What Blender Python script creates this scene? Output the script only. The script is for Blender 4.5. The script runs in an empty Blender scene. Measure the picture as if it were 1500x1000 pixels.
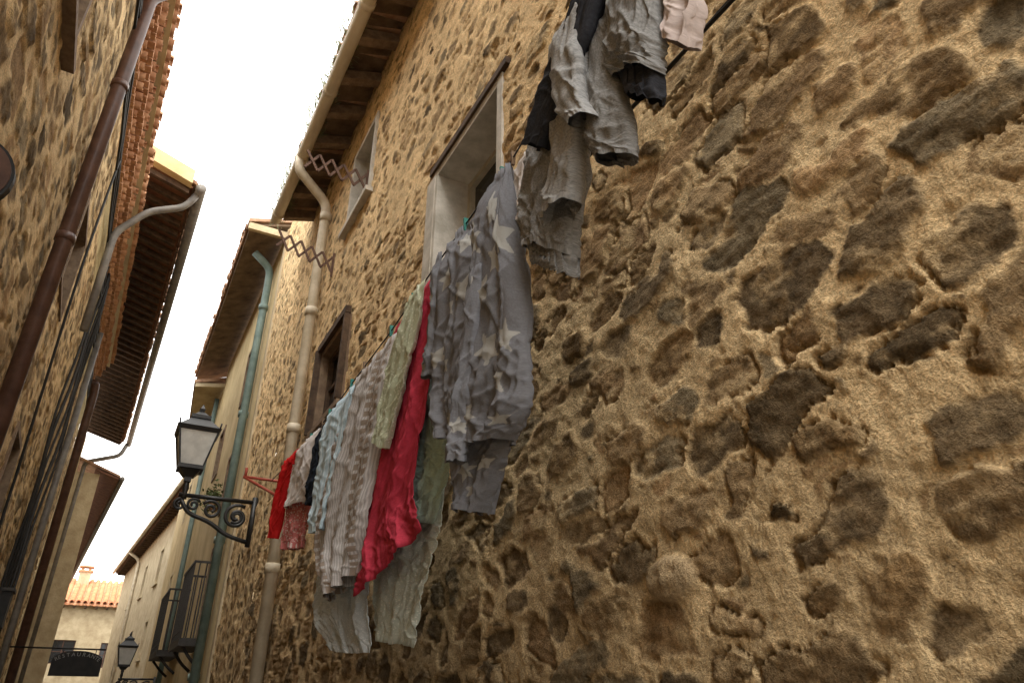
import bpy, math, random
import numpy as np
from mathutils import Vector
random.seed(5)
R_=np.random.RandomState(7)
T=R_.rand(256,256)
def vn(x,y):
    xi=np.floor(x).astype(int); yi=np.floor(y).astype(int)
    fx=x-xi; fy=y-yi; fx=fx*fx*(3-2*fx); fy=fy*fy*(3-2*fy)
    a=T[xi&255,yi&255]; b=T[(xi+1)&255,yi&255]; c=T[xi&255,(yi+1)&255]; d=T[(xi+1)&255,(yi+1)&255]
    return ((a*(1-fx)+b*fx)*(1-fy)+(c*(1-fx)+d*fx)*fy)*2-1
def fbm(x,y,o=4,g=.55):
    r=0;a=1;n=0
    for i in range(o):
        r=r+a*vn(x+17.3*i,y+41.7*i);n+=a;a*=g;x=x*2.03;y=y*2.03
    return r/n
def hs(i,j,k): return T[(i+k*37)&255,(j+k*91)&255]
def sst(a,b,x):
    t=np.clip((x-a)/(b-a),0,1);return t*t*(3-2*t)
def stones(s,t,cw,ch,seed,jit=.36,p=3.0):
    r0=np.floor(t/ch).astype(int)
    F1=np.full(s.shape,9.);F2=np.full(s.shape,9.);I=np.zeros(s.shape,int);J=np.zeros(s.shape,int)
    DX=np.zeros(s.shape);DZ=np.zeros(s.shape)
    for dr in (-1,0,1):
        r=r0+dr
        off=hs(r,r*0+5,seed)
        c0=np.floor(s/cw-off).astype(int)
        for dc in (-1,0,1):
            c=c0+dc
            h1=hs(r,c,seed+1);h2=hs(r,c,seed+2);h3=hs(r,c,seed+3);h4=hs(r,c,seed+4)
            dx=(s-(c+.5+off+jit*(2*h1-1))*cw)/cw
            dz=(t-(r+.5+jit*(2*h2-1))*ch)/ch
            an=(h4-.5)*.9;ca=np.cos(an);sa=np.sin(an)
            ex=(dx*ca+dz*sa*ch/cw)/(.65+.75*h3);ez=(-dx*sa*cw/ch+dz*ca)/(.7+.6*h1)
            d=(np.abs(ex)**p+np.abs(ez)**p)**(1/p)
            m=d<F1
            F2=np.where(m,F1,np.minimum(F2,d));F1=np.where(m,d,F1)
            I=np.where(m,r,I);J=np.where(m,c,J);DX=np.where(m,ex,DX);DZ=np.where(m,ez,DZ)
    return F1,F2,I,J,DX,DZ
PAL=np.array([(.25,.165,.08),(.32,.22,.115),(.155,.11,.06),(.24,.185,.11),(.36,.235,.12),(.29,.19,.095),(.19,.135,.075)])
def rubble(s,t,seed=3,cw=.33,ch=.195,cover=0.0,rough=1.0,mort=(.70,.515,.285)):
    ws=s+.07*fbm(s*3.5,t*3.5,3)+.026*fbm(s*13,t*13,3);wt=t+.045*fbm(s*3.5+50,t*3.5+9,3)+.022*fbm(s*13+9,t*13,3)
    F1,F2,I,J,DX,DZ=stones(ws,wt,cw,ch,seed)
    size=.27+.42*hs(I,J,seed+7)**.75
    n=fbm(s*9+3,t*9,5,.65)
    n0=fbm(s*1.7+30,t*1.7,3)
    sd=np.minimum((F2-F1)*.5,size-F1)+.14*n-.05-cover+.06*n0
    m=sst(-.01,.055,sd)
    G1,G2,K,L,EX,EZ=stones(ws+5.1,wt+2.7,cw*.42,ch*.5,seed+11)
    sd2=np.minimum((G2-G1)*.55,(.15+.45*hs(K,L,seed+13))-G1)+.12*n-.07-cover*1.3
    sd2=np.where(hs(K,L,seed+17)<.6,-.2,sd2)
    m2=sst(0,.08,sd2)*(1-sst(-.12,-.04,sd))
    c1=PAL[(hs(I,J,seed+5)*6.99).astype(int)]*(.75+.6*hs(I,J,seed+6))[...,None]
    c2=PAL[(hs(K,L,seed+5)*6.99).astype(int)]*(.9+.6*hs(K,L,seed+6))[...,None]
    hh=hs(I,J,seed+8)
    rid=1-np.abs(fbm(s*8+70,t*17,4))*2
    lay=np.abs(((t+.03*fbm(s*3,t*6,3)+.25*s*(hs(I,J,seed+9)-.5))*(14+10*hh))%1-.5)
    hstone=(hh-.55)*.030-.003+.036*(DX*(hs(I,J,seed+9)-.5)+DZ*(hs(I,J,seed+10)-.5))+.012*fbm(s*9,t*13,5,.62)+.008*rid+.005*lay
    hst2=(hs(K,L,seed+8)-.5)*.02+.006*n
    hm=.010*fbm(s*5+8,t*5,4)+.009*fbm(s*22,t*22,4,.68)+.006*n
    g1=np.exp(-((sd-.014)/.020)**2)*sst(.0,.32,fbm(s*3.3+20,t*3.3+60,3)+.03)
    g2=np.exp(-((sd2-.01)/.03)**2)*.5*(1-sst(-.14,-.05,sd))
    h=hm*(1-m)+hstone*m
    h=h*(1-m2)+hst2*m2
    h=(h-.030*g1-.012*g2)*rough
    mo=np.array(mort)*(1+.25*fbm(s*2.2,t*2.2,4)+.24*fbm(s*25,t*25,3))[...,None]
    c1=c1*(1+.5*fbm(s*12+5,t*12,4)+.35*fbm(s*45,t*45,3))[...,None]
    sm=sst(.04,.45,fbm(s*5+90,t*6+15,5,.68)+cover*3)*.85
    c1=c1*(1-sm[...,None])+mo*.85*sm[...,None]
    c=mo*(1-m[...,None])+c1*m[...,None]
    c=c*(1-m2[...,None])+c2*m2[...,None]
    c=c*(1-.35*np.clip(g1+g2,0,1))[...,None]  # shade in the gaps around stones, painted into the colour
    return h,np.clip(c,.01,1)
# ---------- materials
def nmat(name,build):
    m=bpy.data.materials.new(name);m.use_nodes=True;nt=m.node_tree;b=nt.nodes['Principled BSDF'];build(nt,b);return m
def N(nt,t,**k):
    n=nt.nodes.new(t)
    for a,v in k.items():setattr(n,a,v)
    return n
def noisemat(name,c1,c2,scale=6,rough=.9,bump=.2,bs=60,metal=0,dist=.01,stretch=None,spec=.3,coord='Object'):
    def f(nt,b):
        tc=N(nt,'ShaderNodeTexCoord');src=tc.outputs[coord]
        if stretch:
            mp=N(nt,'ShaderNodeMapping');mp.inputs['Scale'].default_value=stretch;nt.links.new(src,mp.inputs[0]);src=mp.outputs[0]
        n=N(nt,'ShaderNodeTexNoise');n.inputs['Scale'].default_value=scale;n.inputs['Detail'].default_value=5;n.inputs['Roughness'].default_value=.65
        nt.links.new(src,n.inputs[0])
        r=N(nt,'ShaderNodeValToRGB');r.color_ramp.elements[0].position=.34;r.color_ramp.elements[1].position=.66
        r.color_ramp.elements[0].color=(*c1,1);r.color_ramp.elements[1].color=(*c2,1)
        nt.links.new(n.outputs[0],r.inputs[0]);nt.links.new(r.outputs[0],b.inputs['Base Color'])
        b.inputs['Roughness'].default_value=rough;b.inputs['Metallic'].default_value=metal;b.inputs['Specular IOR Level'].default_value=spec
        n2=N(nt,'ShaderNodeTexNoise');n2.inputs['Scale'].default_value=bs;n2.inputs['Detail'].default_value=3
        nt.links.new(src,n2.inputs[0])
        bp=N(nt,'ShaderNodeBump');bp.inputs['Strength'].default_value=bump;bp.inputs['Distance'].default_value=dist
        nt.links.new(n2.outputs[0],bp.inputs['Height']);nt.links.new(bp.outputs[0],b.inputs['Normal'])
    return nmat(name,f)
def stonemat(nt,b):
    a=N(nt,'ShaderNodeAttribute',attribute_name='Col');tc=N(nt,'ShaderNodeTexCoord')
    n=N(nt,'ShaderNodeTexNoise');n.inputs['Scale'].default_value=75;n.inputs['Detail'].default_value=3;n.inputs['Roughness'].default_value=.8
    nt.links.new(tc.outputs['Object'],n.inputs[0])
    mr=N(nt,'ShaderNodeMapRange');mr.inputs[1].default_value=.3;mr.inputs[2].default_value=.7;mr.inputs[3].default_value=.58;mr.inputs[4].default_value=1.42
    nt.links.new(n.outputs[0],mr.inputs[0])
    mx=N(nt,'ShaderNodeVectorMath',operation='SCALE');nt.links.new(a.outputs['Color'],mx.inputs[0]);nt.links.new(mr.outputs[0],mx.inputs['Scale'])
    nt.links.new(mx.outputs[0],b.inputs['Base Color']);b.inputs['Roughness'].default_value=.95;b.inputs['Specular IOR Level'].default_value=.12
    bp=N(nt,'ShaderNodeBump');bp.inputs['Strength'].default_value=.85;bp.inputs['Distance'].default_value=.014
    nt.links.new(n.outputs[0],bp.inputs['Height']);nt.links.new(bp.outputs[0],b.inputs['Normal'])
M={}
M['stone']=nmat('rubble_stone',stonemat)
M['stucco']=noisemat('ochre_stucco',(.46,.345,.175),(.64,.51,.28),1.3,.95,.35,40)
M['beige']=noisemat('beige_masonry',(.36,.28,.17),(.52,.43,.28),2.2,.95,.4,14,dist=.03)
M['white']=noisemat('white_plaster',(.40,.37,.31),(.62,.58,.51),5,.9,.3,40)
M['cream']=noisemat('cream_painted_wood',(.40,.35,.26),(.52,.47,.36),9,.7,.15,60)
M['wood']=noisemat('dark_wood',(.045,.028,.018),(.12,.075,.045),7,.85,.5,30,stretch=(1,1,1))
M['wood2']=noisemat('weathered_wood',(.15,.10,.065),(.27,.19,.12),9,.85,.4,40)
M['board']=noisemat('roof_boards',(.09,.06,.04),(.22,.15,.09),3,.9,.4,20)
M['tile']=noisemat('terracotta',(.36,.17,.09),(.60,.35,.20),3,.9,.35,30)
M['tileold']=noisemat('weathered_terracotta',(.24,.13,.08),(.46,.29,.18),5,.92,.4,30)
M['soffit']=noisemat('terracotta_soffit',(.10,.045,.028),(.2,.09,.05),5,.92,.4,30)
M['brick']=noisemat('cornice_brick',(.40,.21,.12),(.60,.36,.22),9,.9,.3,40)
M['gutter']=noisemat('cream_gutter',(.48,.41,.29),(.68,.60,.46),4,.5,.1,20,stretch=(1,.3,1))
M['dgutter']=noisemat('grey_gutter',(.12,.11,.10),(.22,.20,.17),4,.5,.1,20)
M['green']=noisemat('verdigris_pipe',(.11,.16,.145),(.20,.265,.235),3,.6,.15,20)
M['brown']=noisemat('brown_pipe',(.065,.032,.022),(.12,.062,.042),5,.4,.1,20)
M['black']=noisemat('black_iron',(.008,.008,.008),(.02,.02,.019),8,.45,.2,40,spec=.5)
M['cable']=noisemat('black_cable',(.01,.01,.01),(.022,.02,.018),8,.6,.1,40)
M['glass']=noisemat('window_glass',(.012,.014,.016),(.03,.032,.035),1,.12,.02,3,spec=.6)
M['milk']=noisemat('lantern_glass',(.50,.50,.47),(.66,.66,.62),5,.25,.03,10,spec=.5)
M['paving']=noisemat('street_paving',(.14,.12,.10),(.24,.21,.17),2,.9,.4,12)
M['redmetal']=noisemat('red_painted_metal',(.30,.05,.03),(.42,.09,.05),9,.5,.1,40)
M['peg']=noisemat('green_plastic',(.03,.20,.17),(.06,.28,.24),9,.5,.05,40)
M['leaf']=noisemat('leaves',(.05,.075,.02),(.11,.13,.045),14,.8,.1,40)
M['twig']=noisemat('dry_weeds',(.13,.15,.07),(.26,.27,.15),14,.8,.1,40)
M['iron2']=noisemat('balcony_iron',(.025,.022,.02),(.05,.045,.04),8,.6,.2,40)
COL=bpy.context.scene.collection
def empty(name):
    e=bpy.data.objects.new(name,None);COL.objects.link(e);return e
def mesh(name,V,F,mat,par=None,smooth=False):
    me=bpy.data.meshes.new(name);me.from_pydata([tuple(map(float,v)) for v in V],[],F);me.update()
    if mat:me.materials.append(mat)
    if smooth:me.polygons.foreach_set('use_smooth',[True]*len(me.polygons))
    o=bpy.data.objects.new(name,me);COL.objects.link(o);o.parent=par;return o
BF=[(0,1,3,2),(4,6,7,5),(0,4,5,1),(2,3,7,6),(0,2,6,4),(1,5,7,3)]
def hexa(name,c,mat,par):
    return mesh(name,c,BF,mat,par)
class FR:
    def __init__(s,O,d,n): s.O=np.array(O,float);s.d=np.array(d,float);s.d/=np.linalg.norm(s.d);s.n=np.array(n,float);s.n/=np.linalg.norm(s.n)
    def w(f,s,t,h): return f.O+f.d*s+np.array([0,0,1.])*t+f.n*h
def lbox(name,f,s0,s1,t0,t1,h0,h1,mat,par):
    return hexa(name,[f.w(a,b,c) for a in(s0,s1) for b in (t0,t1) for c in (h0,h1)],mat,par)
def boxes(name,f,L,mat,par):
    V=[];F=[]
    for (s0,s1,t0,t1,h0,h1) in L:
        k=len(V);V+=[f.w(a,b,c) for a in(s0,s1) for b in (t0,t1) for c in (h0,h1)]
        F+=[tuple(k+i for i in q) for q in BF]
    return mesh(name,V,F,mat,par)
def tube(name,pts,r,mat,par,seg=10,close=True):
    P=[np.array(p,float) for p in pts];V=[];F=[];n=len(P);rr=r if hasattr(r,'__len__') else [r]*n
    ref=None
    for i in range(n):
        t=P[min(i+1,n-1)]-P[max(i-1,0)];t/=np.linalg.norm(t)
        if ref is None:
            ref=np.cross(t,[0,0,1.])
            if np.linalg.norm(ref)<.1: ref=np.cross(t,[0,1.,0])
        ref=ref-t*np.dot(ref,t);ref/=np.linalg.norm(ref);b=np.cross(t,ref)
        for k in range(seg):
            a=2*math.pi*k/seg;V.append(P[i]+rr[i]*(math.cos(a)*ref+math.sin(a)*b))
    for i in range(n-1):
        for k in range(seg):
            F.append((i*seg+k,i*seg+(k+1)%seg,(i+1)*seg+(k+1)%seg,(i+1)*seg+k))
    if close: F.append(tuple(range(seg))[::-1]);F.append(tuple((n-1)*seg+k for k in range(seg)))
    return mesh(name,V,F,mat,par,True)
def rnd(pts,r=.12,k=5):
    P=[np.array(p,float) for p in pts];o=[P[0]]
    for i in range(1,len(P)-1):
        a=P[i-1]-P[i];b=P[i+1]-P[i];la=np.linalg.norm(a);lb=np.linalg.norm(b);q=min(r,la*.45,lb*.45)
        A=P[i]+a/la*q;B=P[i]+b/lb*q
        for j in range(k+1):
            t=j/k;o.append((1-t)**2*A+2*t*(1-t)*P[i]+t*t*B)
    o.append(P[-1]);return o
def gridmesh(name,ss,ts,f,fn,holes,mat,par):
    S,Tt=np.meshgrid(ss,ts,indexing='ij');h,c=fn(S,Tt)
    P=f.O+S[...,None]*f.d+Tt[...,None]*np.array([0,0,1.])+h[...,None]*f.n
    ns,nt_=S.shape;idx=np.arange(ns*nt_).reshape(ns,nt_)
    cs=(ss[:-1]+ss[1:])/2;ct=(ts[:-1]+ts[1:])/2;keep=np.ones((ns-1,nt_-1),bool)
    for (a,b,e,g) in holes: keep&=~(((cs>a)&(cs<b))[:,None]&((ct>e)&(ct<g))[None,:])
    q=np.stack([idx[:-1,:-1],idx[:-1,1:],idx[1:,1:],idx[1:,:-1]],-1)[keep]
    if np.dot(np.cross(np.array([0,0,1.]),f.d),f.n)<0: q=q[:,::-1]
    me=bpy.data.meshes.new(name);nf=len(q)
    me.vertices.add(ns*nt_);me.vertices.foreach_set('co',P.reshape(-1))
    me.loops.add(nf*4);me.loops.foreach_set('vertex_index',q.reshape(-1).astype(np.int32))
    me.polygons.add(nf);me.polygons.foreach_set('loop_start',np.arange(0,nf*4,4,dtype=np.int32));me.polygons.foreach_set('loop_total',np.full(nf,4,np.int32))
    me.polygons.foreach_set('use_smooth',np.ones(nf,bool));me.update();me.validate()
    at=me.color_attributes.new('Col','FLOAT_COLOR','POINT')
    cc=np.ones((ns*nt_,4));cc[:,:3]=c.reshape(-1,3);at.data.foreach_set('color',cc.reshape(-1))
    me.materials.append(mat);o=bpy.data.objects.new(name,me);COL.objects.link(o);o.parent=par;return o
def grow(a,b,st,ref):
    r=[a]
    while r[-1]<b: r.append(r[-1]+st*max(1,r[-1]/ref))
    r[-1]=b;return r
def flatwall(name,f,s0,s1,t0,t1,holes,mat,par):
    S=sorted({s0,s1,*[x for h in holes for x in h[:2]]});U=sorted({t0,t1,*[x for h in holes for x in h[2:]]})
    V=[];F=[]
    for i in range(len(S)-1):
        for j in range(len(U)-1):
            cs=(S[i]+S[i+1])/2;ct=(U[j]+U[j+1])/2
            if any(a<cs<b and e<ct<g for a,b,e,g in holes):continue
            k=len(V);V+=[f.w(S[i],U[j],0),f.w(S[i+1],U[j],0),f.w(S[i+1],U[j+1],0),f.w(S[i],U[j+1],0)];F.append((k,k+1,k+2,k+3))
    return mesh(name,V,F,mat,par)
def window(f,h,depth,rev,fm,par,nm='window',mull=1,sill=True,face=.01,back='glass'):
    a,b,e,g=h;w=.05
    boxes(nm+'_reveal',f,[(a-.03,a+w,e-.03,g+.03,-depth-.04,face),(b-w,b+.03,e-.03,g+.03,-depth-.04,face-.002),(a+w,b-w,g-w,g+.028,-depth-.04,face-.004),(a+w,b-w,e-.028,e+w*.6,-depth-.04,face-.004)],rev,par)
    lbox(nm+'_pane',f,a+w,b-w,e,g-w,-depth-.03,-depth,M[back],par)
    if fm:
        q=.06;L=[(a+w,a+w+q,e+.03,g-w,-depth,-depth+.05),(b-w-q,b-w,e+.03,g-w,-depth,-depth+.05),(a+w+q,b-w-q,g-w-q,g-w,-depth,-depth+.047),(a+w+q,b-w-q,e+.03,e+.03+q,-depth,-depth+.047)]
        for i in range(mull):
            c=a+w+(b-a-2*w)*(i+1)/(mull+1);L.append((c-.035,c+.035,e+.03+q,g-w-q,-depth,-depth+.04))
        m=(e+g)/2;L.append((a+w+q,b-w-q,m-.02,m+.02,-depth,-depth+.03))
        boxes(nm+'_frame',f,L,fm,par)
    if sill: lbox(nm+'_sill',f,a-.1,b+.1,e-.10,e-.031,-.1,.09,rev,par)
def tile_eave(name,f,s0,s1,t,h,slope,length,sp,r,mat,par,seed=1):
    rg=random.Random(seed);V=[];F=[];n=int((s1-s0)/sp)
    def arc(c,t0,h0,up,rad,jt):
        k=len(V);g=6
        for dd in (0,1):
            hh=h0-length*dd;tt=t0+length*dd*slope
            for rr in (rad,rad-.016):
                for q in range(g+1):
                    an=math.pi*q/g
                    V.append(f.w(c+rr*math.cos(an)+jt*dd,tt+(rr*math.sin(an) if up else -rr*math.sin(an)),hh))
        m=g+1
        for q in range(g):
            a=k+q
            F.append((a,a+1,a+1+2*m,a+2*m));F.append((a+m,a+m+2*m,a+m+1+2*m,a+m+1));F.append((a,a+m,a+m+1,a+1))
    for i in range(n):
        c=s0+(i+.5)*sp
        arc(c,t+rg.uniform(-.012,.012),h+rg.uniform(-.03,.02),False,r,rg.uniform(-.02,.02))
        arc(c+sp/2,t+.03+rg.uniform(-.012,.012),h+rg.uniform(-.04,.03),True,r*.95,rg.uniform(-.02,.02))
    return mesh(name,V,F,mat,par,True)
def slab(name,f,s0,s1,ta,ha,tb,hb,th,mat,par):
    return hexa(name,[f.w(s,t+d,h) for s in (s0,s1) for (t,h) in ((ta,ha),(tb,hb)) for d in (0,th)],mat,par)
# ---------- camera
cam=bpy.data.cameras.new('Camera');co=bpy.data.objects.new('Camera',cam);COL.objects.link(co)
cam.lens=36*1036/1500;cam.sensor_width=36;cam.clip_end=2000;cam.clip_start=.02
Fv=Vector((.4229,.7788,.4633));co.rotation_euler=Fv.to_track_quat('-Z','Y').to_euler()
sc=bpy.context.scene;sc.camera=co
# ---------- light
w=bpy.data.worlds.new('World');sc.world=w;w.use_nodes=True;nt=w.node_tree;bg=nt.nodes['Background']
sky=nt.nodes.new('ShaderNodeTexSky');sky.sky_type='NISHITA';sky.sun_disc=False;sky.sun_elevation=math.radians(60);sky.sun_rotation=math.radians(210)
sky.dust_density=4;sky.air_density=1.5
hsv=nt.nodes.new('ShaderNodeHueSaturation');hsv.inputs['Saturation'].default_value=.12;hsv.inputs['Value'].default_value=2.9
nt.links.new(sky.outputs[0],hsv.inputs['Color'])
mx=nt.nodes.new('ShaderNodeMix');mx.data_type='RGBA';mx.inputs[0].default_value=.5;mx.inputs[7].default_value=(35,34.2,32.6,1)
nt.links.new(hsv.outputs[0],mx.inputs[6]);nt.links.new(mx.outputs[2],bg.inputs[0]);bg.inputs[1].default_value=.15
sl=bpy.data.lights.new('Sun','SUN');so=bpy.data.objects.new('sun',sl);COL.objects.link(so);sl.energy=1.3;sl.angle=math.radians(30);sl.color=(1,.95,.86)
dv=Vector((-.25,-.42,.87));so.rotation_euler=dv.to_track_quat('Z','Y').to_euler()
sc.view_settings.view_transform='Standard';sc.view_settings.look='None'
# ---------- ground
mesh('street',[(-300,-200,-1.6),(300,-200,-1.6),(300,400,-1.6),(-300,400,-1.6)],[(0,1,2,3)],M['paving'])
# ---------- right stone house
FW=FR((1.8,0,0),(0,1,0),(-1,0,0))
sh=empty('stone_house')
ss=np.array(list(np.arange(-3,.2,.06))+grow(.2,11.0,.0105,2.0))
ts=np.array(list(np.arange(-1.6,-.25,.03))+list(np.arange(-.25,4.6,.012))+list(np.arange(4.6,8.25,.024)))
def f1(s,t):
    cov=.065*sst(2.0,4.6,t+.06*s)
    h,c=rubble(s,t,3,cover=cov,rough=.95)
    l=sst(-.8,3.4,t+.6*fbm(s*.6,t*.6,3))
    lowdark=sst(1.1,.2,t+.35*fbm(s*1.3,t*1.3,3))*sst(1.9,2.7,s)  # darkens the farther stretch of wall towards the bottom
    f=((.80+.26*l)*(1-.22*lowdark))[...,None]
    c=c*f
    e=((s-2.09)/.14)**2+((t-.43)/.085)**2;mk=sst(1.0,.75,e)
    face=.045*np.sqrt(np.clip(1-e,0,1))-.012*np.exp(-(((s-2.05)/.02)**2+((t-.45)/.012)**2))-.012*np.exp(-(((s-2.14)/.02)**2+((t-.45)/.012)**2))-.01*np.exp(-(((s-2.09)/.05)**2+((t-.39)/.008)**2))+.01*np.exp(-(((s-2.095)/.012)**2+((t-.425)/.03)**2))
    h=h*(1-mk)+(face+.004*fbm(s*30,t*30,3))*mk
    c=c*(1-mk[...,None])+np.array([.42,.31,.18])*(1+.2*fbm(s*20,t*20,3))[...,None]*mk[...,None]
    return h,c
HW=[(3.48,4.75,2.95,4.36),(7.25,8.4,3.05,4.1),(7.1,8.1,5.9,7.2)]
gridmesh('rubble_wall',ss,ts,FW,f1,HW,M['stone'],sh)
window(FW,HW[0],.34,M['white'],M['cream'],sh,'main_window',1,True,.015)
boxes('plaster_margin',FW,[(4.75,4.93,2.9,4.34,-.05,.019)],M['white'],sh)
lbox('lintel',FW,3.35,4.85,4.385,4.45,-.1,.035,M['wood'],sh)
window(FW,HW[1],.10,M['wood2'],M['wood'],sh,'side_window',1,True,.05)
boxes('shutter',FW,[(7.2,7.25,3.05,4.12,.03,.10),(8.4,8.46,3.0,4.15,.03,.12),(7.2,8.46,4.13,4.22,.03,.10)],M['wood'],sh)
window(FW,HW[2],.25,M['white'],M['cream'],sh,'upper_window',1,True,.03)
slab('roof_boards',FW,-3,11,7.93,.66,8.22,-.3,.04,M['board'],sh)
slab('roof_deck',FW,-3,11.02,7.99,.66,9.6,-4.5,.06,M['tileold'],sh)
rg=random.Random(3);V=[];F=[];y=-2.8
while y<10.9:
    wv=.065+rg.uniform(-.012,.015);k=len(V);dy=rg.uniform(-.05,.05)
    for s in (-wv,wv):
        for (t,h) in ((7.92,.53),(8.19,-.25)):
            for d in (-.16,0):
                V.append(FW.w(y+s+(dy if h>0 else 0),t+d,h))
    F+=[tuple(k+i for i in q) for q in BF];y+=.72
mesh('rafters',V,F,M['wood2'],sh)
tile_eave('eave_tiles',FW,-3,11,8.04,.655,.28,1.1,.24,.10,M['tileold'],sh)
g1=[(1.21-.0095*max(0,y-5.94),y,7.8) for y in np.linspace(-3,11,12)]
gp=empty('rain_gutter')
tube('gutter_channel',g1,.092,M['gutter'],gp,14)
for y in np.arange(-2,11,1.6):
    x=1.21-.0095*max(0,y-5.94);tube('gutter_joint',[(x,y-.04,7.8),(x,y+.04,7.8)],.106,M['gutter'],gp,14)
dp=empty('drainpipe')
pp=rnd([(1.16,9.15,7.78),(1.16,9.17,7.55),(1.68,9.25,7.12),(1.69,9.25,6.8),(1.69,9.2,-1.6)],.14)
tube('pipe',pp,.075,M['gutter'],dp,14)
for z in (6.9,5.2,3.4,1.6,0): tube('pipe_collar',[(1.69,9.225,z),(1.69,9.225,z-.12)],.09,M['gutter'],dp,14)
# ---------- far part of right side
f2h=empty('stucco_house')
ss=np.array(grow(11.0,14.0,.03,11));ts=np.arange(-1.6,9.75,.03)
def f1b(s,t):
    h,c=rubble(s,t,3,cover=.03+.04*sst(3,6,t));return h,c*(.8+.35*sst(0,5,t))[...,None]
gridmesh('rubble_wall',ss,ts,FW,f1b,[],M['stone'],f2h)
HB=[(16.2,17.1,6.5,7.9),(19.4,20.3,5.5,6.8),(16.1,16.9,1.2,3.1),(20.3,21.2,1.2,3.1),(16.2,17.1,3.9,5.2)]
flatwall('facade',FW,14.0,22.5,-1.6,9.8,HB,M['stucco'],f2h)
for h in HB: window(FW,h,.18,M['wood2'],M['wood'],f2h,'window',1,False,.03)
lbox('corner_strip',FW,13.9,14.12,-1.6,9.7,-.2,.035,M['beige'],f2h)
hexa('gable_wall',[(x,y,z) for x in (1.82,6) for y in (11.01,11.2) for z in (7,9.9)],M['stucco'],f2h)
slab('soffit',FW,14.0,23.4,9.58,.82,9.95,-.3,.06,M['board'],f2h)
slab('roof_deck',FW,13.95,23.4,9.66,.88,11.2,-4,.08,M['tileold'],f2h)
lbox('eave_fascia',FW,13.97,14.07,9.5,9.66,-.2,.86,M['beige'],f2h)
tile_eave('eave_tiles',FW,14.0,23.4,9.78,.9,.28,1.0,.26,.11,M['tileold'],f2h,4)
gpp=empty('drainpipe')
tube('pipe',rnd([(1.25,14.9,9.5),(1.66,14.95,9.2),(1.67,14.95,8.8),(1.66,14.8,-1.6)],.2),.085,M['green'],gpp,12)
for z in (8.2,5.6,3,.6): tube('pipe_collar',[(1.665,14.93,z),(1.665,14.93,z-.12)],.105,M['green'],gpp,12)
h3=empty('plastered_house')
HC=[(24,24.9,6,7.4),(24,24.9,2.8,4.2),(27.5,28.4,6,7.4),(27.5,28.4,2.8,4.2)]
flatwall('facade',FW,22.5,32,-1.6,9.1,HC,M['stucco'],h3)
for h in HC: window(FW,h,.15,M['beige'],M['wood'],h3,'window',1,False,.012)
hexa('soffit',[(x,y,z) for (y,xo) in ((22.4,.95),(32,1.62)) for x,zz in ((xo,8.95),(2,9.15)) for z in (zz,zz+.12)],M['beige'],h3)
hexa('roof_deck',[(x,y,z) for (y,xo) in ((22.4,.9),(32,1.57)) for x,zz in ((xo,9.08),(6,10.6)) for z in (zz,zz+.1)],M['tileold'],h3)
tube('pipe',[(1.7,23,8.9),(1.7,23,-1.6)],.07,M['green'],h3,8)
h4=empty('masonry_house')
F4=FR((2.5,32.0,0),(-.065,.998,0),(-.998,-.065,0))
HD=[(a,a+1.1,z,z+1.7) for a in (3,8,13.5,19) for z in (5.6,2.2)]
flatwall('facade',F4,0,27,-1.6,8.7,HD,M['beige'],h4)
for h in HD: window(F4,h,.2,M['beige'],M['wood'],h4,'window',1,True,.012)
hexa('side_wall',[F4.w(s,t,h) for s in (-.1,0) for t in (-1.6,9) for h in (-5,-.002)],M['beige'],h4)
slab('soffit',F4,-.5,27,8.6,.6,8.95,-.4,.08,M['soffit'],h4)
slab('roof_deck',F4,-.6,27.1,8.7,.66,10.3,-4.5,.08,M['tileold'],h4)
boxes('rafters',F4,[(a,a+.12,8.5,8.66,0,.5) for a in np.arange(-.3,27,.6)],M['wood'],h4)
tile_eave('eave_tiles',F4,-.6,27,8.82,.7,.28,1.0,.3,.13,M['tile'],h4,5)
tube('gutter',[F4.w(-.5,8.68,.75),F4.w(27,8.68,.75)],.09,M['gutter'],h4,8)
tube('pipe',rnd([F4.w(18,8.6,.75),F4.w(18,8.2,.1),F4.w(18,-1.6,.1)],.3),.09,M['gutter'],h4,8)
tube('pipe',[F4.w(.3,8.5,.1),F4.w(.3,-1.6,.1)],.09,M['green'],h4,8)
eh=empty('end_house')
FE=FR((-9,62,0),(1,0,0),(0,-1,0))
HE=[(6.2,7.8,2.9,4.5),(3.3,4.3,2.9,4.5),(9.3,10.1,2.7,4.4)]
flatwall('facade',FE,0,16,-1.6,6.8,HE,M['beige'],eh)
for h in HE: window(FE,h,.2,M['beige'],M['brown'],eh,'window',1,False,.012)
slab('roof_deck',FE,-.3,16.3,6.7,.5,9.0,-5,.1,M['tile'],eh)
M['tile2']=noisemat('bright_terracotta',(.42,.15,.07),(.60,.27,.13),2,.9,.35,30)
tile_eave('roof_tiles',FE,-.3,16.3,6.85,.55,.40,5.6,.42,.17,M['tile2'],eh,6)
boxes('rafters',FE,[(a,a+.15,6.55,6.71,0,.45) for a in np.arange(0,16,.7)],M['wood'],eh)
boxes('chimney',FE,[(6.7,7.5,7.8,9.6,-4.4,-3.7)],M['beige'],eh)
boxes('chimney_cap',FE,[(6.6,7.6,9.6,9.72,-4.5,-3.6),(6.75,6.95,9.72,9.95,-4.3,-3.8),(7.25,7.45,9.72,9.95,-4.3,-3.8),(6.6,7.6,9.95,10.05,-4.5,-3.6)],M['tile'],eh)
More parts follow.
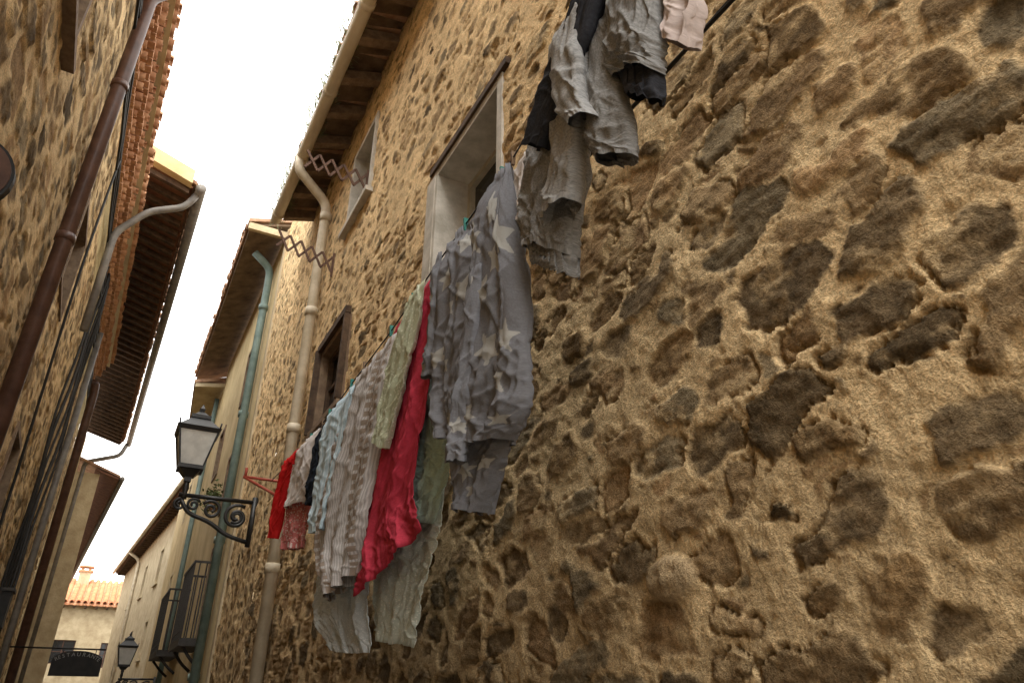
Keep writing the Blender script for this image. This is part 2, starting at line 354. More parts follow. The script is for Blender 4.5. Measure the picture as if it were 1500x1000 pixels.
# ---------- left houses
FL=FR((-1.17,0,0),(-.03,1,0),(1,.03,0))
lh=empty('left_stone_house')
ss=np.array(list(np.arange(-3,2.5,.08))+grow(2.5,24,.022,4.0));ts=np.arange(-1.6,8.9,.027)
def f2(s,t):
    h,c=rubble(s,t,23,cw=.48,ch=.26,cover=0.0,rough=1.1)
    k=(sst(11.5,12.5,s)*sst(7.2,7.6,t))[...,None]
    return h*(1-.8*k[...,0]),c*.92*(1-k)+np.array([.52,.43,.24])*k
HL=[(9.6,10.9,5,6.3),(10.3,11.3,2.3,3.2),(4.4,5.5,4.95,6.3)]
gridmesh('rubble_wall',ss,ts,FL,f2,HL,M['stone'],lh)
for i,h in enumerate(HL): window(FL,h,.16,M['wood2'],M['wood'],lh,'window',1,i==2,.03)
rg=random.Random(8)
def row(s0,s1,w,t0,t1,h1):
    L=[];s=s0
    while s<s1: L.append((s,s+w-.03,t0+rg.uniform(-.01,.01),t1,-.05,h1+rg.uniform(-.015,.015)));s+=w
    return L
boxes('brick_cornice',FL,row(-3,22,.17,8.42,8.50,.12)+row(-3,22,.17,8.62,8.70,.26),M['brick'],lh)
boxes('cornice_mortar',FL,[(-3,22,8.50,8.62,-.05,.10),(-3,22,8.70,8.84,-.05,.22)],M['stucco'],lh)
tile_eave('cornice_tiles',FL,-3,22,8.58,.20,0.0,.3,.22,.07,M['tile'],lh,7)
tile_eave('cornice_tiles_upper',FL,-3,22,8.80,.33,0.0,.4,.24,.08,M['tile'],lh,9)
tile_eave('eave_tiles',FL,-3,22,9.0,.47,.28,1.0,.27,.105,M['tile'],lh,8)
slab('roof_deck',FL,-3,22,8.9,.40,10.3,-4,.06,M['stucco'],lh)
bp=empty('drainpipe')
tube('pipe',rnd([FL.w(7.85,9.0,.45),FL.w(7.85,8.8,.35),FL.w(7.85,8.5,.14),FL.w(7.85,-1.6,.14)],.12),.085,M['brown'],bp,14)
for z in (6.9,4.6,2.0): tube('pipe_collar',[FL.w(7.85,z,.14),FL.w(7.85,z-.09,.14)],.10,M['brown'],bp,14)
bp2=empty('drainpipe')
tube('pipe',rnd([FL.w(21.6,8.15,.0),FL.w(21.6,8.2,.2),FL.w(21.7,7.9,.22),FL.w(22.6,-1.6,.22)],.15),.11,M['brown'],bp2,12)
l2=empty('left_plastered_house')
HL2=[(25.5,26.4,5.5,7),(25.5,26.4,2,3.5)]
flatwall('facade',FL,24,31,-1.6,9.4,HL2,M['stucco'],l2)
for h in HL2: window(FL,h,.15,M['beige'],M['wood'],l2,'window',1,False,.012)
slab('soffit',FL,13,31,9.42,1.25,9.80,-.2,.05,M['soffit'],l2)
slab('roof_deck',FL,12.95,31,9.5,1.3,11.3,-4.5,.08,M['tileold'],l2)
V=[];F=[]
for y in np.arange(13.1,31,.42):
    k=len(V)
    for s in (-.05,.05):
        for (t,h) in ((9.43,1.2),(9.79,-.1)):
            for d in (-.12,0): V.append(FL.w(y+s,t+d,h))
    F+=[tuple(k+i for i in q) for q in BF]
mesh('rafters',V,F,M['wood'],l2)
tile_eave('eave_tiles',FL,13,31,9.6,1.33,.28,1.0,.26,.11,M['tileold'],l2,11)
tube('gutter',[FL.w(12.95,9.45,1.40),FL.w(31,9.45,1.50)],.10,M['dgutter'],l2,10)
slab('gable_cap',FL,12.8,13.0,9.40,1.22,9.72,.25,.32,M['stucco'],l2)
tube('pipe',rnd([FL.w(13.15,9.4,1.36),FL.w(13.2,9.05,1.2),FL.w(13.25,8.75,.6),FL.w(13.3,8.1,.15),FL.w(13.35,6,.15)],.2),.07,M['dgutter'],l2,10)
tube('pipe',rnd([FL.w(30.8,9.4,1.45),FL.w(30.8,8.9,1.3),FL.w(30.9,8.5,.2),FL.w(30.9,-1,.15)],.2),.08,M['dgutter'],l2,10)
l3=empty('left_far_house')
F5=FR((-1.3,31,0),(-.07,.998,0),(.998,.07,0))
flatwall('facade',F5,0,29,-1.6,8,[(3,4,5,6.5),(7,8,5,6.5)],M['beige'],l3)
for h in [(3,4,5,6.5),(7,8,5,6.5)]: window(F5,h,.15,M['beige'],M['wood'],l3,'window',1,False,.012)
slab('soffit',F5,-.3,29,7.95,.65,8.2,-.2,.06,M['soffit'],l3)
slab('roof_deck',F5,-.3,29,8.03,.7,9.8,-4.5,.08,M['tileold'],l3)
tube('gutter',[F5.w(-.3,8.0,.78),F5.w(29,8.0,.78)],.09,M['dgutter'],l3,8)
hexa('side_wall',[F5.w(s,t,h) for s in (-.1,0) for t in (-1.6,8.1) for h in (-5,-.002)],M['beige'],l3)
cb=empty('wall_cables')
for k in range(5):
    pts=[FL.w(14.4+.35*k+.3*math.sin(z*.9+k)+.12*(z-4),z,.08+.02*k+.02*math.sin(z*2.3+k)) for z in np.linspace(-1,8.4,34)]
    tube('cable',pts,.022+.006*(k%2),M['cable'],cb,6)
for k in range(3):
    tube('cable_run',[FL.w(s,8.2-.16*k-.12*abs(math.sin(s*1.05+k)),.09) for s in np.linspace(6,24,70)],.02,M['cable'],cb,6)
tube('cable_drop',[FL.w(10.9+.25*math.sin(z*.8),z,.09) for z in np.linspace(-1,8.1,30)],.018,M['cable'],cb,6)
cd=empty('wall_conduit')
tube('conduit',[FL.w(18.2,8.2,.14),FL.w(18.6,-1.6,.14)],.07,M['dgutter'],cd,10)
jb=empty('junction_box')
lbox('box_body',FL,14.6,15.0,1.2,1.75,.02,.22,M['cable'],jb);lbox('box_lid',FL,14.57,15.03,1.75,1.80,.0,.25,M['iron2'],jb)
rw=empty('round_wall_sign')
def disc(name,r,y0,y1,mat):
    V=[(-1.46+r*math.cos(a),y,3.12+r*math.sin(a)) for y in (y0,y1) for a in np.linspace(0,2*math.pi,32,endpoint=False)]
    mesh(name,V,[tuple(range(32)),tuple(range(63,31,-1))]+[(i,(i+1)%32,32+(i+1)%32,32+i) for i in range(32)],mat,rw)
disc('board',.28,4.79,4.87,M['brown']);disc('rim',.30,4.80,4.86,M['cable'])
wc=empty('electric_cable')
for k in range(2):
    tube('cable',[(1.73-.01*k,y,2.64-.03*k+.012*math.sin(y*3+k*2)-.008*y) for y in np.linspace(-2,9,60)],.011,M['cable'],wc,6)
# ---------- scissor racks
M['rackw']=noisemat('brown_rack_wood',(.09,.05,.035),(.17,.10,.07),9,.8,.3,40)
def rack(y,z,dz):
    e=empty('scissor_clothes_rack');V=[];F=[]
    n=5;x0,x1=1.77,.98
    def slat(p,q,yy):
        p=np.array(p);q=np.array(q);d=(q-p)/np.linalg.norm(q-p);o=np.array([-d[1],d[0]])*.016
        k=len(V)
        for P in (p,q):
            for s in (-1,1):
                for t in (-.007,.007):
                    V.append((P[0]+s*o[0],yy+t,P[1]+s*o[1]))
        F.extend([tuple(k+i for i in b) for b in BF])
    for i in range(n):
        a=x0+(x1-x0)*i/n;b=x0+(x1-x0)*(i+1)/n;za=z+dz*i/n;zb=z+dz*(i+1)/n
        slat((a,za-.13),(b,zb+.13),y);slat((a,za+.13),(b,zb-.13),y+.016)
    slat((x0+.01,z-.2),(x0+.01,z+.2),y+.008)
    mesh('lattice',V,F,M['rackw'],e)
rack(7.24,6.12,.06);rack(8.64,5.65,.2)
# ---------- street lamp
def frus(c,z0,z1,r0,r1,V,F):
    k=len(V)
    for z,r in ((z0,r0),(z1,r1)):
        for a,b in ((-1,-1),(1,-1),(1,1),(-1,1)): V.append((c[0]+a*r,c[1]+b*r,z))
    for i in range(4):F.append((k+i,k+(i+1)%4,k+4+(i+1)%4,k+4+i))
    F.append((k+3,k+2,k+1,k));F.append((k+4,k+5,k+6,k+7))
def spiral(cx,cz,y,r0,r1,a0,turns,n=28):
    return [(cx+(r0+(r1-r0)*i/n)*math.cos(a0+turns*2*math.pi*i/n),y,cz+(r0+(r1-r0)*i/n)*math.sin(a0+turns*2*math.pi*i/n)) for i in range(n+1)]
def lamp(ox,oy,oz,s):
    e=empty('street_lamp')
    W=lambda p:(ox+(p[0]-1.8)*s,oy+(p[1]-12)*s,oz+(p[2]-3.0)*s)
    c=(.70,12);V=[];F=[]
    frus(c,3.97,4.03,.30,.33,V,F);frus(c,4.03,4.22,.31,.13,V,F);frus(c,4.22,4.28,.15,.15,V,F);frus(c,4.28,4.36,.12,.04,V,F)
    frus(c,4.36,4.42,.03,.045,V,F);frus(c,4.42,4.5,.035,.005,V,F)
    frus(c,3.38,3.44,.19,.19,V,F);frus(c,3.28,3.38,.08,.15,V,F);frus(c,3.2,3.28,.05,.05,V,F)
    for a,b in ((-1,-1),(1,-1),(1,1),(-1,1)):
        k=len(V)
        for z,r in ((3.44,.175),(3.97,.285)):
            for i,j in ((-1,-1),(1,-1),(1,1),(-1,1)): V.append((c[0]+a*r+i*.014,c[1]+b*r+j*.014,z))
        for i in range(4):F.append((k+i,k+(i+1)%4,k+4+(i+1)%4,k+4+i))
    mesh('lantern_frame',[W(p) for p in V],F,M['black'],e)
    V=[];F=[];frus(c,3.445,3.965,.168,.278,V,F);mesh('lantern_glass',[W(p) for p in V],F,M['milk'],e)
    for sg in (-1,1):
        tube('finial',[W((c[0]+sg*.30,11.7,4.03)),W((c[0]+sg*.31,11.69,4.12))],.014*s,M['black'],e,6)
    t=lambda n,p,r:tube(n,[W(q) for q in p],[x*s for x in r] if hasattr(r,'__len__') else r*s,M['black'],e,8)
    t('stem',[(.70,12,3.25),(.70,12,3.1),(.70,12,3.0),(.70,12,2.93)],[.03,.05,.03,.05])
    t('arm',[(.62,12,2.99),(1.8,12,3.0)],.034)
    t('wall_plate',[(1.77,12,3.08),(1.77,12,2.3)],.05)
    t('brace',rnd([(.66,12,2.93),(.80,12,2.72),(1.15,12,2.62),(1.4,12,2.45),(1.77,12,2.36)],.2),.034)
    t('scroll',spiral(1.52,2.74,12,.20,.03,1.0,1.7),.028);t('scroll',spiral(1.13,2.81,12,.15,.03,2.6,-1.6),.026)
    t('scroll',spiral(.86,2.86,12,.10,.02,.5,1.6),.022);t('scroll',spiral(1.52,2.74,12,.10,.02,4.0,1.2),.022)
    t('scroll',spiral(.66,2.84,12,.09,.02,1.5,1.5),.022)
lamp(1.8,12,3.0,1.0)
lamp(1.8,25.5,.85,.85)
# ---------- balconies
def balcony(y0,y1,z,x):
    e=empty('balcony')
    hexa('floor_slab',[(a,b,c) for a in (x,1.79) for b in (y0,y1) for c in (z-.14,z)],M['iron2'],e)
    L=[];H=1.35
    B=FR((1.8,0,0),(0,1,0),(-1,0,0));d=1.8-x
    for yy in np.arange(y0,y1+.01,.13): L.append((yy-.012,yy+.012,z,z+H,d-.03,d-.006))
    for xx in np.arange(.08,d,.13):
        for yy in (y0+.01,y1-.01): L.append((yy-.012,yy+.012,z,z+H,xx,xx+.024))
    L+= [(y0-.02,y1+.02,z+H,z+H+.04,d-.04,d),(y0-.02,y0+.02,z+H+.001,z+H+.041,.01,d-.041),(y1-.02,y1+.02,z+H+.001,z+H+.041,.01,d-.041),(y0,y1,z+.12,z+.15,d-.028,d-.008)]
    boxes('railing',B,L,M['iron2'],e)
    for yy in (y0+.15,y1-.15): tube('corbel',rnd([(1.79,yy,z-.5),(1.6,yy,z-.35),(x+.1,yy,z-.14)],.15),.03,M['iron2'],e,8)
balcony(15.4,17.2,1.22,1.34);balcony(20,22.2,1.3,1.3)
# ---------- restaurant sign
rs=empty('restaurant_sign')
n=14;cx,hw=-.28,.5
prof=[(-hw,.70),(hw,.70)]+[(hw*math.cos(math.pi*i/n),1.02+.2*math.sin(math.pi*i/n)) for i in range(n+1)]
V=[(cx+a,19.97,b) for a,b in prof]+[(cx+a,20.03,b) for a,b in prof];m=len(prof)
mesh('board',V,[tuple(range(m)),tuple(range(2*m-1,m-1,-1))]+[(i,i+m,(i+1)%m+m,(i+1)%m) for i in range(m)],M['cable'],rs)
M['letter']=noisemat('faded_letter_paint',(.22,.21,.2),(.34,.33,.31),20,.8,.05,40)
for i,chh in enumerate('RESTAURANTE'):
    a=math.pi*(.88-.76*i/10)
    cu=bpy.data.curves.new('l','FONT');cu.body=chh;cu.size=.11;cu.align_x='CENTER';cu.extrude=.002
    o=bpy.data.objects.new('letter',cu);COL.objects.link(o);o.parent=rs;o.location=(cx+.43*math.cos(a),19.962,.96+.15*math.sin(a));o.rotation_euler=(math.pi/2,-(a-math.pi/2)*.5,0);cu.materials.append(M['letter'])
tube('bracket',[(-1.75,20,1.26),(.25,20,1.26)],.02,M['cable'],rs,6)
for xx in (-.6,.05): tube('hanger',[(xx,20,1.26),(xx,20,1.1)],.01,M['cable'],rs,5)
# ---------- garments
def uvmat(name,fn,rough=.95):
    def f(nt,b):
        uv=N(nt,'ShaderNodeUVMap');out=fn(nt,uv.outputs[0])
        nt.links.new(out,b.inputs['Base Color']);b.inputs['Roughness'].default_value=rough;b.inputs['Specular IOR Level'].default_value=.1
        n=N(nt,'ShaderNodeTexNoise');n.inputs['Scale'].default_value=28;n.inputs['Detail'].default_value=4;nt.links.new(uv.outputs[0],n.inputs[0])
        bp=N(nt,'ShaderNodeBump');bp.inputs['Strength'].default_value=.4;bp.inputs['Distance'].default_value=.008;nt.links.new(n.outputs[0],bp.inputs['Height']);nt.links.new(bp.outputs[0],b.inputs['Normal'])
    return nmat(name,f)
def mixn(nt,fac,c1,c2):
    m=N(nt,'ShaderNodeMix',data_type='RGBA')
    nt.links.new(fac,m.inputs[0])
    for i,c in ((6,c1),(7,c2)):
        if isinstance(c,tuple): m.inputs[i].default_value=(*c,1)
        else: nt.links.new(c,m.inputs[i])
    return m.outputs[2]
def heather(c,var=.35,sc=120,star=None):
    def g(nt,uv):
        n=N(nt,'ShaderNodeTexNoise');n.inputs['Scale'].default_value=sc;n.inputs['Detail'].default_value=3;nt.links.new(uv,n.inputs[0])
        mr=N(nt,'ShaderNodeMapRange');mr.inputs[1].default_value=.3;mr.inputs[2].default_value=.7;nt.links.new(n.outputs[0],mr.inputs[0])
        o=mixn(nt,mr.outputs[0],tuple(x*(1-var) for x in c),tuple(x*(1+var) for x in c))
        if star:
            a=N(nt,'ShaderNodeAttribute',attribute_name='Mask');r=N(nt,'ShaderNodeMapRange');r.inputs[1].default_value=.35;r.inputs[2].default_value=.65
            nt.links.new(a.outputs['Fac'],r.inputs[0]);o=mixn(nt,r.outputs[0],o,star)
        return o
    return g
def stripes(base,line,fx,wx,spot=None,fy=20,fx2=4):
    def g(nt,uv):
        sp=N(nt,'ShaderNodeSeparateXYZ');nt.links.new(uv,sp.inputs[0])
        def saw(o,f,w_):
            a=N(nt,'ShaderNodeMath',operation='MULTIPLY');nt.links.new(o,a.inputs[0]);a.inputs[1].default_value=f
            b=N(nt,'ShaderNodeMath',operation='FRACT');nt.links.new(a.outputs[0],b.inputs[0])
            c=N(nt,'ShaderNodeMath',operation='LESS_THAN');nt.links.new(b.outputs[0],c.inputs[0]);c.inputs[1].default_value=w_;return c.outputs[0]
        col=mixn(nt,saw(sp.outputs[0],fx,wx),base,line)
        if spot:
            A=saw(sp.outputs[0],fx2,.30);B=saw(sp.outputs[1],fy,.62)
            m=N(nt,'ShaderNodeMath',operation='MULTIPLY');nt.links.new(A,m.inputs[0]);nt.links.new(B,m.inputs[1])
            col=mixn(nt,m.outputs[0],col,spot)
        return col
    return g
def dots(base,dot,sc,th):
    def g(nt,uv):
        v=N(nt,'ShaderNodeTexVoronoi');v.inputs['Scale'].default_value=sc;nt.links.new(uv,v.inputs[0])
        c=N(nt,'ShaderNodeMath',operation='LESS_THAN');nt.links.new(v.outputs['Distance'],c.inputs[0]);c.inputs[1].default_value=th
        return mixn(nt,c.outputs[0],base,dot)
    return g
C={}
C['gst']=uvmat('grey_star_cotton',heather((.20,.205,.225),.12,120,(.40,.40,.38)))
C['gm']=uvmat('grey_marl_jersey',heather((.25,.25,.245),.35));C['gm2']=uvmat('light_grey_marl',heather((.34,.34,.335),.3))
C['dk']=uvmat('charcoal_jersey',heather((.04,.042,.05),.3));C['mar']=uvmat('crimson_cotton',heather((.52,.05,.085),.12,60))
C['mint']=uvmat('mint_cotton',heather((.42,.56,.50),.12,60));C['yg']=uvmat('pale_green_print',dots((.50,.53,.38),(.70,.72,.60),60,.3))
C['check']=uvmat('striped_check_cotton',stripes((.42,.40,.39),(.58,.56,.55),60,.5,(.33,.27,.22),17,7))
C['pale']=uvmat('pale_grey_print',dots((.54,.60,.63),(.76,.79,.80),70,.28));C['seer']=uvmat('sage_print',dots((.56,.62,.56),(.78,.80,.73),50,.3))
C['blue']=uvmat('light_blue_cotton',stripes((.46,.60,.68),(.62,.72,.78),40,.3));C['nv']=uvmat('navy_cotton',heather((.02,.025,.035),.3))
C['wh']=uvmat('white_cotton',heather((.66,.62,.60),.08));C['rw']=uvmat('red_white_print',dots((.52,.17,.16),(.70,.58,.55),60,.33))
C['red']=uvmat('red_jersey',heather((.58,.02,.02),.12));C['pk']=uvmat('blush_cotton',heather((.62,.53,.50),.08))
def smooth_poly(P,n):
    P=np.array(P,float)/100.;k=np.linspace(0,len(P)-1,n);o=np.stack([np.interp(k,range(len(P)),P[:,j]) for j in (0,1)],1)
    w_=max(1,n//(len(P)*2))
    pad=np.concatenate([np.repeat(o[:1],w_,0),o,np.repeat(o[-1:],w_,0)]);ker=np.ones(2*w_+1)/(2*w_+1)
    q=np.stack([np.convolve(pad[:,j],ker,'valid') for j in (0,1)],1);q[0]=o[0];q[-1]=o[-1];return q
def bag(par,name,L,Rr,x0,mat,depth=.05,nf=3,amp=.03,seed=1,wr=.012,closed=True,sag=.0,x1=None,wob=.02,star=None):
    n,mv=(170,130) if closed else (150,130)
    A=smooth_poly(L,mv);B=smooth_poly(Rr,mv)
    x1=x0 if x1 is None else x1
    rg=random.Random(seed);ph=[rg.uniform(0,6.28) for _ in range(6)]
    hgt=abs(A[0][1]-A[-1][1]);wid=max(np.linalg.norm(A[mv//2]-B[mv//2]),.05)
    def S(u,v,th):
        fv=v*(mv-1);i=np.clip(np.floor(fv).astype(int),0,mv-2);f=(fv-i)[...,None]
        a=A[i]*(1-f)+A[i+1]*f;b=B[i]*(1-f)+B[i+1]*f
        edge=wob*fbm(v*5+seed,u*0+seed*3.1,3)
        p=a*(1-u[...,None])+b*u[...,None]
        W=u*wid;Vv=v*hgt
        uu=u+.14*fbm(v*1.7+seed,u*1.5,2)*v
        s1=np.sin(2*math.pi*nf*uu+ph[0]);s2=np.sin(2*math.pi*(nf*1.9)*uu+ph[1]+1.2*v)
        fold=np.sign(s1)*np.abs(s1)**.75*.6+s2*.35
        env=.25+.75*sst(0,.25,v)
        env=env*(1+.5*fbm(v*2+seed*4,u*2,2))
        def crease(a_,fr,k,o):
            X=W*math.cos(a_)+Vv*math.sin(a_);Y=-W*math.sin(a_)+Vv*math.cos(a_)
            q=1-np.abs(fbm(X*fr+o,Y*fr*.28+o*.7+seed,3,.5))*3.2
            return np.clip(q,0,1)**k
        cr=crease(.15,9,2.0,seed*5.3)+.8*crease(.9,8,2.2,seed*2.1+7)+.8*crease(-.8,8,2.2,seed*3.7+13)
        x=x0+(x1-x0)*v+amp*env*fold-wr*(cr-.7)*(.6+.4*env)*1.1
        y=p[...,0]+edge+.015*np.sin(2*math.pi*nf*uu+ph[2])*env*min(1,wid*2)
        z=p[...,1]-sag*np.sin(math.pi*np.clip(u,0,1))*(1-v)+.015*fbm(u*7+seed,v*2,3)*v
        if th is not None:
            dd=depth*(.35+.65*sst(0,.15,v))*(1+.25*fbm(v*4+seed*2,u*2,2))
            x=x+dd*np.sign(np.sin(th))*np.abs(np.sin(th))**.8
        return np.stack([x,y,z],-1)
    v=np.linspace(0,1,mv)
    if closed:
        th=np.linspace(0,2*math.pi,n,endpoint=False);TH,VV=np.meshgrid(th,v,indexing='ij');U=(1-np.cos(TH))/2
        P=S(U,VV,TH)
    else:
        U,VV=np.meshgrid(np.linspace(0,1,n),v,indexing='ij');TH=None;P=S(U,VV,None)
    idx=np.arange(n*mv).reshape(n,mv);F=[]
    for i in range(n if closed else n-1):
        j=(i+1)%n
        for k in range(mv-1):F.append((int(idx[i,k]),int(idx[i,k+1]),int(idx[j,k+1]),int(idx[j,k])))
    if closed: F.append(tuple(int(idx[i,0]) for i in range(n)))
    o=mesh(name,P.reshape(-1,3),F,mat,par,True);me=o.data
    uvl=me.uv_layers.new(name='UVMap');li=np.zeros(len(me.loops),np.int32);me.loops.foreach_get('vertex_index',li)
    uu=(U*wid).reshape(-1);vv=(VV*hgt).reshape(-1)
    if star is not None:
        mk=np.zeros(uu.shape)
        for (cu,cv,rad,rot) in star:
            dx=uu-cu*wid;dy=vv-cv*hgt;r=np.hypot(dx,dy);a=(np.arctan2(dy,dx)+rot)%(2*math.pi/5);a=np.abs(a-math.pi/5)
            ri=.45*rad;tip=np.array([rad*math.cos(math.pi/5),rad*math.sin(math.pi/5)]);inn=np.array([ri,0.])
            e=tip-inn;nn=np.array([e[1],-e[0]])/np.linalg.norm(e)
            d=(r*np.cos(a)-inn[0])*nn[0]+(r*np.sin(a)-inn[1])*nn[1]
            mk=np.maximum(mk,np.clip(.5-d/.008,0,1))
        at=me.attributes.new('Mask','FLOAT','POINT');at.data.foreach_set('value',mk.astype(np.float32))
    if closed: uu=uu+np.where(np.sin(TH).reshape(-1)>0,3.3,0)
    uvl.data.foreach_set('uv',np.stack([uu[li],vv[li]],1).astype(np.float32).reshape(-1))
    if not closed:
        so_=o.modifiers.new('thick','SOLIDIFY');so_.thickness=.004
    return o
G=empty
def stars(n,seed,r0=.07,r1=.11):
    rg=random.Random(seed);o=[]
    for i in range(n*20):
        c=(rg.uniform(.08,.92),rg.uniform(.08,.92),rg.uniform(r0,r1),rg.uniform(0,6))
        if all(math.hypot((c[0]-d[0])*.7,(c[1]-d[1])*1.5)>.20 for d in o): o.append(c)
        if len(o)>=n:break
    return o
g=G('bed_sheet');bag(g,'cloth',[(419,228),(427,198),(434,160),(442,115),(456,91),(446,62)],[(335,240),(338,204),(341,166),(350,136),(362,106),(340,82)],1.32,C['mar'],nf=2.2,amp=.022,seed=3,closed=False,wr=.011)
g=G('mint_sheet');bag(g,'cloth',[(400,232),(390,144),(383,121),(386,97)],[(345,235),(315,130),(326,111),(346,88)],1.40,C['mint'],nf=3,amp=.025,seed=4,closed=False)
g=G('pale_green_blouse');bag(g,'cloth',[(376,230),(396,202),(408,177),(414,150)],[(345,234),(356,197),(374,169),(392,140)],1.27,C['yg'],depth=.02,nf=3,amp=.02,seed=5)
g=G('striped_shirt');bag(g,'cloth',[(497,222),(514,181),(529,137),(538,98),(500,66)],[(402,224),(408,185),(419,151),(430,106),(441,75)],1.30,C['check'],depth=.035,nf=3.3,amp=.035,seed=6,wr=.012)
g=G('pale_sheet');bag(g,'cloth',[(530,220),(556,133),(581,81),(594,64),(531,38)],[(440,222),(458,140),(451,94),(455,61),(432,30)],1.42,C['pale'],nf=2.6,amp=.035,seed=7,closed=False)
g=G('sage_sheet');bag(g,'cloth',[(430,230),(456,130),(460,95),(457,73),(448,39)],[(350,236),(347,96),(351,79),(361,57),(381,30)],1.47,C['seer'],nf=2.6,amp=.03,seed=8,closed=False)
g=G('light_blue_towel');bag(g,'cloth',[(561,217),(557,176),(557,122)],[(483,217),(498,170),(509,115)],1.28,C['blue'],depth=.03,nf=2.4,amp=.03,seed=9)
g=G('navy_shirt');bag(g,'cloth',[(581,216),(590,180),(599,153)],[(539,216),(548,176),(557,146)],1.30,C['nv'],depth=.04,nf=2,amp=.03,seed=10)
g=G('white_shirt');bag(g,'cloth',[(657,222),(671,203),(678,168)],[(586,218),(592,181),(615,160)],1.30,C['wh'],depth=.04,nf=3,amp=.025,seed=11)
g=G('patterned_shorts');bag(g,'cloth',[(667,219),(690,187),(688,132)],[(626,217),(620,170),(620,123)],1.34,C['rw'],depth=.04,nf=2,amp=.03,seed=12)
g=G('red_shirt');bag(g,'cloth',[(720,224),(728,190),(737,152)],[(657,220),(671,202),(702,145)],1.28,C['red'],depth=.03,nf=2,amp=.02,seed=13)
g=G('star_pajamas')
bag(g,'body',[(256,243),(270,227),(280,190),(294,159),(299,127),(276,106)],[(240,243),(234,194),(225,157),(221,126),(223,106),(241,98)],1.30,C['gst'],depth=.08,nf=1.8,amp=.028,seed=14,wr=.014,star=stars(12,2))
bag(g,'leg',[(285,155),(305,122),(311,102),(293,81)],[(250,140),(250,102),(260,94),(278,77)],1.35,C['gst'],depth=.07,nf=1.5,amp=.02,seed=15,wr=.014,star=stars(4,5,.05,.08))
bag(g,'sleeve',[(266,190),(270,150),(278,120),(281,98)],[(255,190),(258,150),(266,118),(268,96)],1.22,C['gst'],depth=.04,nf=1,amp=.01,seed=16,wr=.012,star=stars(2,6,.05,.07))
g=G('star_pajama_top')
bag(g,'body',[(322,242),(324,207),(328,174),(328,150),(311,121)],[(291,242),(276,207),(279,172),(280,139),(282,111)],1.32,C['gst'],depth=.06,nf=1.8,amp=.03,seed=17,wr=.013,star=stars(9,7,.06,.09))
bag(g,'sleeve',[(331,238),(333,205),(337,178),(341,165)],[(320,238),(320,205),(325,178),(329,162)],1.28,C['gst'],depth=.035,nf=1,amp=.01,seed=31,wr=.012,star=stars(2,8,.05,.07))
g=G('grey_joggers')
bag(g,'leg',[(206,250),(216,228),(226,207),(222,181)],[(175,250),(176,200),(185,181),(190,158)],1.30,C['gm'],depth=.08,nf=1,amp=.012,seed=18,wr=.015)
bag(g,'cuff',[(221,184),(221,178),(219,171)],[(191,161),(191,155),(192,149)],1.31,C['gm'],depth=.065,nf=9,amp=.003,seed=19,wr=.002,wob=.0)
bag(g,'leg',[(175,250),(182,225),(190,195),(196,175)],[(158,250),(160,220),(168,190),(174,170)],1.22,C['gm2'],depth=.06,nf=1,amp=.015,seed=20,wr=.014)
g=G('grey_leggings')
bag(g,'leg',[(161,254),(166,230),(171,201),(164,180)],[(145,254),(147,208),(142,182),(144,169)],1.25,C['gm'],depth=.06,nf=1,amp=.012,seed=21,wr=.014)
bag(g,'leg',[(172,255),(176,232),(172,212),(165,196)],[(152,258),(155,230),(157,210),(150,190)],1.16,C['gm2'],depth=.05,nf=1,amp=.012,seed=24,wr=.014)
g=G('sweatshirt')
bag(g,'sleeve',[(141,263),(147,234),(150,219),(148,211)],[(118,263),(121,206),(123,198),(124,191)],1.25,C['gm'],depth=.07,nf=1,amp=.012,seed=22,wr=.015)
bag(g,'cuff',[(146,216),(144,205),(141,195)],[(126,196),(127,188),(129,182)],1.26,C['dk'],depth=.055,nf=5,amp=.003,seed=23,wr=.003,wob=0)
g=G('charcoal_trousers')
bag(g,'leg',[(146,265),(178,246),(193,231),(203,218)],[(137,258),(154,230),(169,223),(191,208)],1.18,C['dk'],depth=.05,nf=1.5,amp=.015,seed=25,wr=.012)
g=G('white_shirt')
bag(g,'cloth',[(128,268),(125,225),(124,208)],[(100,268),(105,215),(115,196)],1.30,C['pk'],depth=.05,nf=2,amp=.02,seed=26)
g=G('blush_camisole')
bag(g,'cloth',[(234,246),(240,228),(244,213)],[(221,247),(223,215),(225,193)],1.34,C['wh'],depth=.03,nf=2,amp=.015,seed=27)
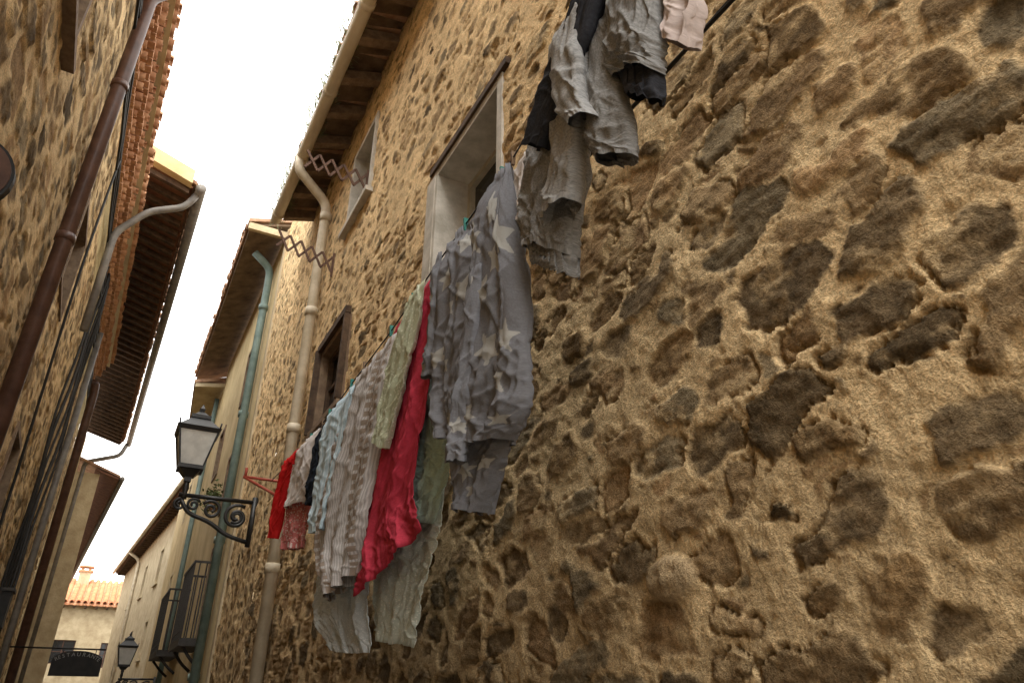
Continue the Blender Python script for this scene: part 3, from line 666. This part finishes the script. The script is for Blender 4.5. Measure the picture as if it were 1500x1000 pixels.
# clothesline
cl=empty('clothesline')
LP=[(1.15,-1.5,2.75),(1.2,.6,2.66),(1.22,1.2,2.62),(1.25,1.6,2.54),(1.30,2.4,2.45),(1.31,3.4,2.40),(1.31,4.2,2.31),(1.30,5,2.25),(1.3,6,2.19),(1.3,7,2.20),(1.3,7.9,2.24)]
tube('line',LP,.005,M['cable'],cl,5)
tube('return_line',[(x+.16,y,z+.05) for x,y,z in LP],.005,M['cable'],cl,5)
for z0,z1 in ((2.24,2.24),(2.24,1.9)):
    tube('red_bracket',[(1.0,7.9,z0),(1.8,7.9,z1)],.016,M['redmetal'],cl,6)
tube('red_bracket',[(1.02,7.9,2.24),(1.02,7.9,2.34)],.016,M['redmetal'],cl,6)
tube('red_bracket',[(1.79,7.9,2.3),(1.79,7.9,1.85)],.02,M['redmetal'],cl,6)
LPn=np.array(LP)
for i,y in enumerate((1.45,1.75,2.12,2.38,2.5,2.95,3.33,3.75,4.15,4.7,5.0,5.6,5.8,6.2,6.7,7.15)):
    x=np.interp(y,LPn[:,1],LPn[:,0]);z=np.interp(y,LPn[:,1],LPn[:,2])
    hexa('clothespin',[(x+a*(1 if c<0 else 1.7),y+b,z+c) for a in (-.008,.008) for b in (-.007,.007) for c in (-.045,.04)],M['peg'] if i%3 else M['wood2'],cl)
# weeds in gutter
V=[];F=[];rg=random.Random(4)
for i in range(1300):
    y=rg.choice([6.6,7.3,7.9,8.6,9.6,10.2,10.7])+rg.gauss(0,.3);x=1.13+rg.uniform(-.06,.2);z=7.86
    hgt=rg.uniform(.05,.34)*rg.random()+.03;a=rg.uniform(0,6.28);l=rg.uniform(0,.22);k=len(V);w_=.004
    V+=[(x-w_,y,z),(x+w_,y,z),(x+l*math.cos(a)*.5+w_,y+l*math.sin(a)*.5,z+hgt*.6),(x+l*math.cos(a),y+l*math.sin(a),z+hgt)];F.append((k,k+1,k+2,k+3))
mesh('gutter_weeds',V,F,M['twig'])
V=[];F=[]
for i in range(260):
    p=np.array([1.55,16.6,4.15])+np.array([rg.gauss(0,.1),rg.gauss(0,.22),rg.gauss(0,.13)]);k=len(V)
    a=np.array([rg.gauss(0,1) for _ in range(3)]);b=np.array([rg.gauss(0,1) for _ in range(3)]);a*=.05/np.linalg.norm(a);b*=.03/np.linalg.norm(b)
    V+=[p-a,p-b,p+a,p+b];F.append((k,k+1,k+2,k+3))
pl=empty('potted_plant');mesh('leaves',V,F,M['leaf'],pl)
tube('pot',[(1.6,16.6,3.88),(1.6,16.6,4.08)],[.08,.11],M['tile'],pl,12)
